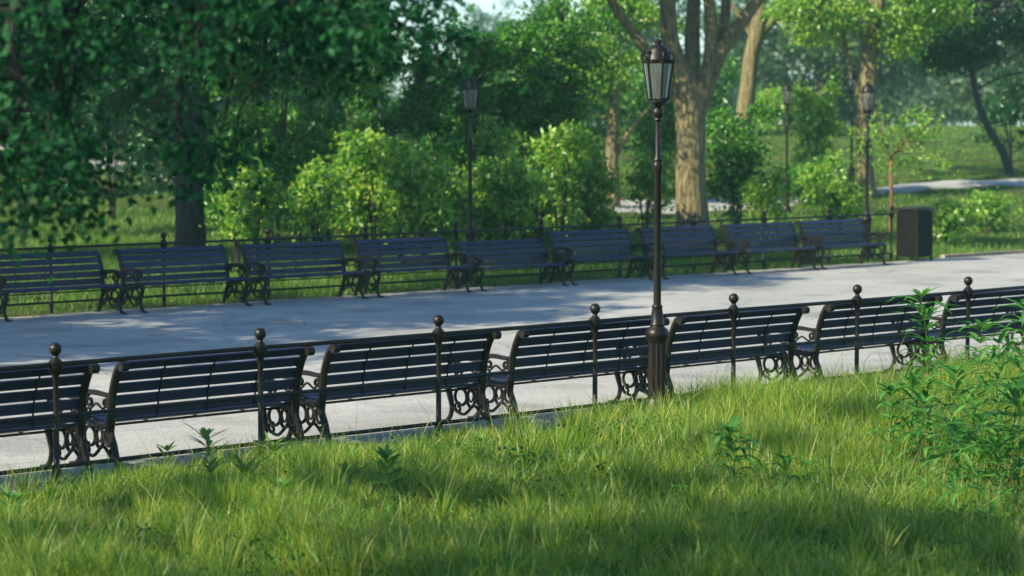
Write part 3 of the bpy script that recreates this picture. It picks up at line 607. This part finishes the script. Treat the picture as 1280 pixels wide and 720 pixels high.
tree('young_tree', x, d, [(0, 0, 0, .05), Q(1114, 240, .045), Q(1114, 205, .04), Q(1120, 190, .03), Q(1140, 165, .022), Q(1152, 135, .012)],
     [(.5, 0, 2.3, 1.0, .8, 1.0, 16), (-.4, 0, 2.6, .6, .6, .8, 9)], .13, LEAF_LIGHT, BARK_RED, 'young tree with reddish branches and sparse bright leaves above the litter bin', group=GB, per=32,
     limbs=[[Q(1114, 210, .03), Q(1108, 185, .025), Q(1100, 160, .02), Q(1098, 125, .01)], [Q(1118, 192, .02), Q(1138, 180, .018), Q(1165, 150, .01)]])

# distant trees in the haze
def distant(h, rw, seed):
    r = [(0, 0, 0, .45), (0, 0, h*.2, .36), (.3, 0, h*.5, .25), (.2, 0, h*.8, .1)]
    lim = [[(0, 0, h*.22, .22), (rw*.4*math.cos(a), rw*.4*math.sin(a), h*.45, .14), (rw*.7*math.cos(a), rw*.7*math.sin(a), h*.62, .06)] for a in (seed, seed+2.2, seed+4.1)]
    return r, lim, [(0, 0, h*.62, rw, rw, h*.36, 36), (rw*.5, 0, h*.36, rw*.7, rw*.6, h*.22, 18), (-rw*.6, 0, h*.30, rw*.7, rw*.6, h*.22, 18), (0, -rw*.5, h*.13, rw*.9, rw*.5, h*.12, 22)]
protos = []
for k, (h, rw) in enumerate(((15, 5), (18, 6), (13, 5.5))):
    r, lim, e = distant(h, rw, k*1.3)
    protos.append(tree('distant_tree', 0, 140, r, e, .42, LEAF_FAR, BARK_DARK, 'pale blue green tree fading into the haze beyond the hill', 'tree', 'hazy trees beyond the hill', lim, .65, 1.15, 60, twigs=.3))
spots = [(-34, 185), (-17, 165), (20, 160), (36, 180), (-48, 230), (-28, 240), (12, 225), (31, 215), (50, 225), (4, 290), (24, 275), (42, 270), (62, 260),
         (-60, 290), (-40, 310), (-22, 330), (-4, 350), (15, 340), (34, 350), (55, 330), (76, 320), (-30, 400), (0, 420), (30, 410), (60, 400), (90, 390), (-70, 390)]
for k, (x, y) in enumerate(spots):
    o = protos[k] if k < 3 else copy_tree(protos[k % 3])
    o.location = (x, y, float(terrain(x, y))); o.rotation_euler.z = k*1.7; q = 1.05+.4*((k*37) % 10)/10; o.scale = (q, q, q)

# trees left of the frame: their crowns shade the promenade and the lawn; the nearest hangs into the view
def big_tree(x, y, ells, label, leaf=.14, per=80, h=7, group='tall trees left of the promenade', mat=None, limbs=(), **k):
    return tree('shade_tree', x, y, [(0, 0, 0, .45), (.05, 0, 1, .33), (0, .1, 3.5, .28), (.1, 0, h, .18), (0, 0, h+3, .06)], ells, leaf, mat or LEAF_DARK, BARK_DARK, label, 'tree', group, limbs, per=per, **k)
NEAR_ELLS = [(3.7, .4, 3.62, 1.5, 1.9, .44, 112), (2.95, .5, 3.05, .6, 1.4, .55, 60), (4.8, .8, 3.6, .65, 1.2, .35, 44), (3.15, .5, 2.72, .32, 1.0, .34, 22), (4.0, .9, 2.9, .35, .9, .3, 16), (2.2, 1.2, 4.6, 2.4, 2.0, .6, 60), (-6.2, -3.3, 7.3, 3.0, 1.7, .7, 80), (-2.3, -4.3, 7.3, 2.3, .9, .6, 20)]
big_tree(-5.6, 12.5, NEAR_ELLS, 'tree outside the left edge whose dark blurred branch hangs over the upper left', .062, 22, 6, limbs=[[(0, 0, 2.8, .14), (1.5, 0, 3.6, .08), (3.2, .1, 3.85, .045), (4.9, .2, 3.8, .015)]], cl_r=.2, twigs=.7, mat=LEAF_NEAR)
DAP = [(-2.9, 17.0, .9), (-.2, 17.2, .7), (2.6, 17.6, .8), (1.9, 20.0, .6), (4.9, 20.0, .7), (-1.9, 19.6, .4), (4.3, 24.5, .5), (2.9, 22.0, .4)]  # ground spots to dapple; the unseen tree's crown lobes are shaped from these
big_tree(-11.5, 14.5, [(gx_-9.9+11.5, gy_-5.9-14.5, 7.5, r_, r_*.6, .45, int(14*r_)) for gx_, gy_, r_ in DAP], 'unseen thin crowned tree added outside the left edge to dapple the foreground grass', .12, 60, 8, cl_r=.32)
SHADE = [(-17.5, 27.5, 8.5, 4.5), (-14.0, 33.0, 9, 4.2), (-12.5, 39.5, 10, 4.0), (-13.0, 46, 10.5, 3.6), (-21, 49, 10, 5.0)]
for k, (x, y, h, r) in enumerate(SHADE):
    ox = (0, 0, 1.0, 3.5, 1.0)[k]; big_tree(x, y, [(ox, 0, h, r, r, 2.2, 110), (r*.6, 0, h-.8, r*.5, r*.5, 1.2, 24)], 'tall shady tree left of the promenade, its crown above the view, number of its kind told by distance' if 0 else
             ('tall shady tree beside the left end of the front row', 'tall shady tree at the left end of the promenade', 'tall shady tree at the left end of the back row', 'tall shady tree behind the left end of the back fence', 'tall shady tree on the lawn beyond the left edge')[k], .2, 90, h-2, cl_r=.6)

# ---------------------------------------------------------------- grass
def blades(name, x, y, h, w, lean, mat, label, nseg=3, group=None, az=None):
    n = len(x); z = terrain(x, y)-.01; a = rng.uniform(0, 2*math.pi, n) if az is None else az; b = rng.uniform(0, 2*math.pi, n)
    dx, dy = np.cos(a), np.sin(a); sx, sy = np.cos(b), np.sin(b); ks = np.linspace(0, 1, nseg+1); V_ = []
    for k in ks[:-1]:
        cx = x+dx*lean*h*k**1.8; cy2 = y+dy*lean*h*k**1.8; cz = z+h*(k-.18*lean*k*k); ww = w*(1-k*.55)/2
        V_ += [np.stack([cx-sx*ww, cy2-sy*ww, cz], 1), np.stack([cx+sx*ww, cy2+sy*ww, cz], 1)]
    V_.append(np.stack([x+dx*lean*h, y+dy*lean*h, z+h*(1-.18*lean)], 1))
    v = np.stack(V_, 1).reshape(-1, 3); m = 2*nseg+1; i = np.arange(n)*m
    q = np.concatenate([np.stack([i+2*k, i+2*k+1, i+2*k+3, i+2*k+2], 1) for k in range(nseg-1)]) if nseg > 1 else None
    t = np.stack([i+2*nseg-2, i+2*nseg-1, i+2*nseg], 1)
    return tag(fastmesh(name, v, quads=q, tris=t, mat=mat), label, 'grass', group, 'stuff')
def fbm(x, y): return .5+.25*np.sin(x*1.3+2*np.sin(y*.8))*np.cos(y*1.1+1.2)+.17*np.sin(x*2.9+y*1.7+1)+.12*np.sin(x*5.3-y*4.7)+.06*np.sin(x*11+y*9.3)
n = 520000
yy = rng.uniform(14.6, 33, n); xx = rng.uniform(-1, 1, n)*(yy*.2065+.9); tt_ = T_of(xx, yy)
f = fbm(xx, yy); keep = (tt_ < 17.30+.10*np.sin((xx*U[0]+yy*U[1])*3.1)+.05*np.sin((xx*U[0]+yy*U[1])*8)) & (rng.uniform(0, 1, n) < np.clip(.35+1.5*(f-.30), .04, 1))
xx, yy, f, tt_ = xx[keep], yy[keep], f[keep], tt_[keep]; n = len(xx)
hh = (.10+.30*np.clip(f, 0, 1))*rng.uniform(.45, 1.3, n)*(1+.35*smooth(((xx*U[0]+yy*U[1])-17.5)/3)*smooth((tt_-14)/2))*(1-.42*smooth((tt_-15.9)/.9)*(1-smooth(((xx*U[0]+yy*U[1])-16.5)/3))); hh = np.where(rng.uniform(0, 1, n) < .012, hh*1.7, hh)
hh = hh*(1-.6*np.exp(-((xx-3.75)/1.0)**2-((yy-20.0)/1.7)**2)); az = rng.uniform(0, 2*math.pi, n)
m = 1500; cy_ = rng.uniform(15, 32, m); cx_ = rng.uniform(-1, 1, m)*(cy_*.2065+.6); ct = T_of(cx_, cy_); cs = cx_*U[0]+cy_*U[1]
k_ = (ct < 17.15) & (rng.uniform(0, 1, m) < np.where(ct > 16.3, 1, .55)); k_ &= ((cx_-3.75)/1.0)**2+((cy_-20.0)/1.7)**2 > .8; cx_, cy_ = cx_[k_], cy_[k_]; m = len(cx_); nb_ = rng.integers(35, 110, m)
ci = np.repeat(np.arange(m), nb_); q = len(ci); ta = rng.uniform(0, 2*math.pi, q); tr_ = np.abs(rng.normal(0, .045, q)); th_ = (rng.uniform(.2, .50, m)*np.where((ct[k_] > 16.2) & (cs[k_] < 17), .80, 1))[ci]*rng.uniform(.5, 1.1, q)
xx = np.r_[xx, cx_[ci]+tr_*np.cos(ta)]; yy = np.r_[yy, cy_[ci]+tr_*np.sin(ta)]; hh = np.r_[hh, th_]; az = np.r_[az, ta+rng.normal(0, .5, q)]
ln_ = np.r_[rng.uniform(.1, .95, n), np.clip(.15+tr_*7, 0, 1.1)*rng.uniform(.6, 1.3, q)]; n = len(xx)
blades('tall_grass', xx, yy, hh, .0045+.004*rng.uniform(0, 1, n), ln_, GRASS, 'tall unmown grass filling the foreground', 3, az=az)
n = 330000
yy = 36+90*rng.uniform(0, 1, n)**1.15; xx = rng.uniform(-1, 1, n)*(yy*.2065+1.2); tt_ = T_of(xx, yy); f = fbm(xx*.5, yy*.5)
keep = (tt_ > 32.15) & ~((tt_ < 32.5) & (xx*U[0]+yy*U[1] > 46)) & (rng.uniform(0, 1, n) < .3+f)
xx, yy, f, tt_ = xx[keep], yy[keep], f[keep], tt_[keep]; n = len(xx)
# keep the footpath clear
fp = spline([(-60, 135, 2.2), (-28, 106, 2.2), (-15, 90, 2.2), (-8.5, 80, 2.2), (0, 75.5, 3), (6, 75, 5), (10, 78.5, 2.6), (16, 83, 1.9), (30, 88, 1.9), (70, 100, 2)], 400)
fy = np.interp(xx, fp[:, 0], fp[:, 1]); fw = np.interp(xx, fp[:, 0], fp[:, 2]); keep = np.abs(yy-fy) > fw*.62
xx, yy, f, tt_ = xx[keep], yy[keep], f[keep], tt_[keep]; n = len(xx)
hh = (.08+.22*f)*rng.uniform(.5, 1.2, n)*(1-.45*smooth((yy-62)/20))*(.45+.55*smooth((tt_-32.2)/1.2))
blades('lawn_grass', xx, yy, hh, .012*(yy/45), rng.uniform(.1, .9, n), GRASS_FAR, 'grass growing under the back row of benches and over the hill', 2)

# seed stalks standing over the grass
n = 1000; yy = rng.uniform(15.5, 31, n); xx = rng.uniform(-1, 1, n)*(yy*.2065+.5); k_ = T_of(xx, yy) < 17.2; xx, yy = xx[k_], yy[k_]; n = len(xx)
blades('dry_grass', xx, yy, rng.uniform(.35, .62, n), np.full(n, .006), rng.uniform(.15, .7, n), STRAW, 'thin dry straw coloured stalks standing among the grass', 3)
# fallen leaves along the edge of the promenade
n = 1500; s_ = rng.uniform(10, 30, n); t_ = 17.2+np.abs(rng.normal(0, .28, n)); keep = fbm(s_*1.4, t_*2) > .52; s_, t_ = s_[keep], t_[keep]
c = np.column_stack([U[0]*s_+V[0]*t_, U[1]*s_+V[1]*t_, np.full(len(s_), .042)])
v, t3 = leaves_geo(c, .045, .6, 0, 6); v[:, 2] = np.maximum(v[:, 2]*.3+.03, .036)
tag(fastmesh('fallen_leaves', v, tris=t3, mat=DEAD), 'orange brown fallen leaves scattered along the near path edge', 'leaves', None, 'stuff')

n = 900; s_ = rng.uniform(14, 60, n); t_ = np.r_[rng.uniform(17.4, 32, 220), 32.1-np.abs(rng.normal(0, .35, n-220))]; c = np.column_stack([U[0]*s_+V[0]*t_, U[1]*s_+V[1]*t_, np.full(n, .05)+.10*np.clip((t_-17.3)/15, 0, 1)])
v, t3 = leaves_geo(c, .05, .6, 0, 6); v[:, 2] = np.repeat(c[:, 2], 4)+(v[:, 2]-np.repeat(c[:, 2], 4))*.25-.008
tag(fastmesh('fallen_leaves', v, tris=t3, mat=DEAD), 'dry leaves strewn over the promenade and along its far edge', 'leaves', None, 'stuff')

# low clover and broad leaved ground cover between the blades
n = 240; cy_ = rng.uniform(15.2, 31, n); cx_ = rng.uniform(-1, 1, n)*(cy_*.2065+.5); k_ = T_of(cx_, cy_) < 17.0; cx_, cy_ = cx_[k_], cy_[k_]; n = len(cx_); q = 60
px_ = np.repeat(cx_, q)+rng.normal(0, .14, n*q); py_ = np.repeat(cy_, q)+rng.normal(0, .14, n*q)
v, t3 = leaves_geo(np.column_stack([px_, py_, terrain(px_, py_)+rng.uniform(.04, .22, n*q)]), .04, .8, 0, 2.5)
tag(fastmesh('clover', v, tris=t3, mat=CLOVER), 'low round leaved clover scattered between the grass blades', 'clover', None, 'stuff')

# ---------------------------------------------------------------- weeds
def weed(px, ybase, ytop, mat, label, L=.15, W=.22, node=.075, per=4, droop=.5, bare=.25, group='leafy weeds in the foreground grass'):
    y = CAM_H*FPX/(ybase-160.6); x = gx(px, y); g = float(terrain(x, y)); h = pz(ytop, y)-g
    root = empty('leafy_weed', (x, y, g)); lean = rng.normal(size=2)*.05*h
    p = spline([(0, 0, -.03), (lean[0]*.3, lean[1]*.3, h*.35), (lean[0]*.5+.01, lean[1]*.7, h*.7), (lean[0], lean[1], h)], 14)
    MB().tube(p, np.linspace(.0065, .0022, 14), 6).build('stem', STEM, root)
    vs_, fs_ = [], []; cnt = 0; z = h*bare; a = rng.uniform(0, 6)
    def leaf(o, az, el, l, w, dr):
        nonlocal cnt
        ks = np.array([0, .18, .42, .7, 1.]); ws = np.array([.10, .7, 1, .62, 0])*w/2
        rr_ = l*(ks-.12*dr*ks**2); zz = l*(ks*math.sin(el)-dr*ks**2*.75); rad = rr_*math.cos(el*.6)
        side = np.array([-math.sin(az), math.cos(az), 0]); out = np.array([math.cos(az), math.sin(az), 0])
        c = o+out*rad[:, None]+np.array([0, 0, 1.])*zz[:, None]
        lft = c+side*ws[:, None]+np.array([0, 0, .28])*ws[:, None]; rgt = c-side*ws[:, None]+np.array([0, 0, .28])*ws[:, None]
        vv = np.concatenate([c, lft, rgt]); vs_.append(vv)
        for k in range(4):
            fs_.append((cnt+k, cnt+k+1, cnt+5+k+1, cnt+5+k)); fs_.append((cnt+k, cnt+10+k, cnt+10+k+1, cnt+k+1))
        cnt += 15
    while z < h-.01:
        o = np.array([np.interp(z, p[:, 2], p[:, i]) for i in range(3)]); u = z/h
        for k in range(per):
            a += 2*math.pi/per+rng.normal()*.25
            leaf(o, a, .45+.25*u+rng.normal()*.22, 1.35*L*rng.uniform(.7, 1.2)*(.8+.45*u), 1.15*L*W*rng.uniform(.8, 1.2), droop*rng.uniform(.5, 1.5))
        a += .6; z += node*(1.25-.6*u)*rng.uniform(.75, 1.25)
    for k in range(6):
        a += 1.05; leaf(p[-1], a, .9+rng.normal()*.2, L*1.0*rng.uniform(.6, 1), L*W*1.3, droop*.7)
    mk('leaves', np.concatenate(vs_), fs_, mat, root, False)
    for pl in root.children[-1].data.polygons: pl.use_smooth = True
    return tag(root, label, 'weed', group)
WS = [(1163, 575, 372, 'tallest weed of the right clump, its top in front of the bench backs'),
      (1214, 585, 412, 'tall weed in the right clump, just right of the tallest'),
      (1262, 590, 388, 'tall weed of the right clump nearest the right edge'),
      (1113, 585, 490, 'shorter weed at the left side of the right clump'),
      (1140, 580, 480, 'leafy weed between the short left one and the tallest of the clump'),
      (1188, 600, 468, 'bushy weed in the middle of the right clump'),
      (1272, 655, 490, 'broad weed low at the right edge of the clump'),
      (1196, 655, 540, 'small weed with drooping leaves at the front foot of the clump'),
      (1160, 625, 505, 'bushy low weed beneath the tallest one'),
      (1222, 660, 528, 'low weed at the front of the clump, right of the drooping one'),
      (1246, 600, 430, 'upright weed just left of the tall one by the right edge'), (1252, 665, 560, 'lowest weed of the clump near the right edge')]
for q in WS: weed(q[0], q[1], q[2], WEED, q[3], .235, .19, .12, 6, .7, .14, 'leafy weeds of the right hand clump')
weed(920, 640, 543, WEED, 'dark green weed with drooping crown in the middle right grass', .22, .24, .09, 6, .8, .3)
weed(978, 640, 578, WEED, 'low spreading weed right of the drooping one', .20, .22, .07, 5, .8, .2)
weed(1010, 632, 582, WEED, 'small wispy weed with narrow leaves left of the right clump', .13, .18, .07, 4, .6, .2)
for q in [(207, 600, 564, 'small pale weed with few leaves near the left fence post'), (266, 640, 548, 'pale upright weed with broad light leaves at the lower left'),
          (334, 610, 560, 'pale weed growing before the second fence post from the left'), (312, 640, 590, 'low pale weed between the two upright ones'),
          (432, 640, 592, 'faint weed sprout left of centre in the grass'), (484, 650, 572, 'blue green weed standing alone left of centre'),
          (18, 680, 626, 'small weed sprouting at the lower left edge'), (352, 660, 610, 'small green weed in the lower left grass')]:
    weed(q[0], q[1], q[2], WEED_PALE if q[0] not in (484, 18, 352) else WEED, q[3], .15, .22, .075, 5, .3, .2)

# ---------------------------------------------------------------- haze
m = bpy.data.materials.new('haze_air'); m.use_nodes = True; N = m.node_tree.nodes; L = m.node_tree.links; N.clear()
pv = N.new('ShaderNodeVolumePrincipled'); pv.inputs['Color'].default_value = (.50, .90, .84, 1); pv.inputs['Density'].default_value = .00045; pv.inputs['Anisotropy'].default_value = .25
O = N.new('ShaderNodeOutputMaterial'); L.new(pv.outputs[0], O.inputs['Volume'])
hz = MB().box((0, 250, 17), (2600, 3000, 41)).build('haze', m, None, False)
tag(hz, 'thin blue green haze between the trees', 'haze', None, 'stuff')
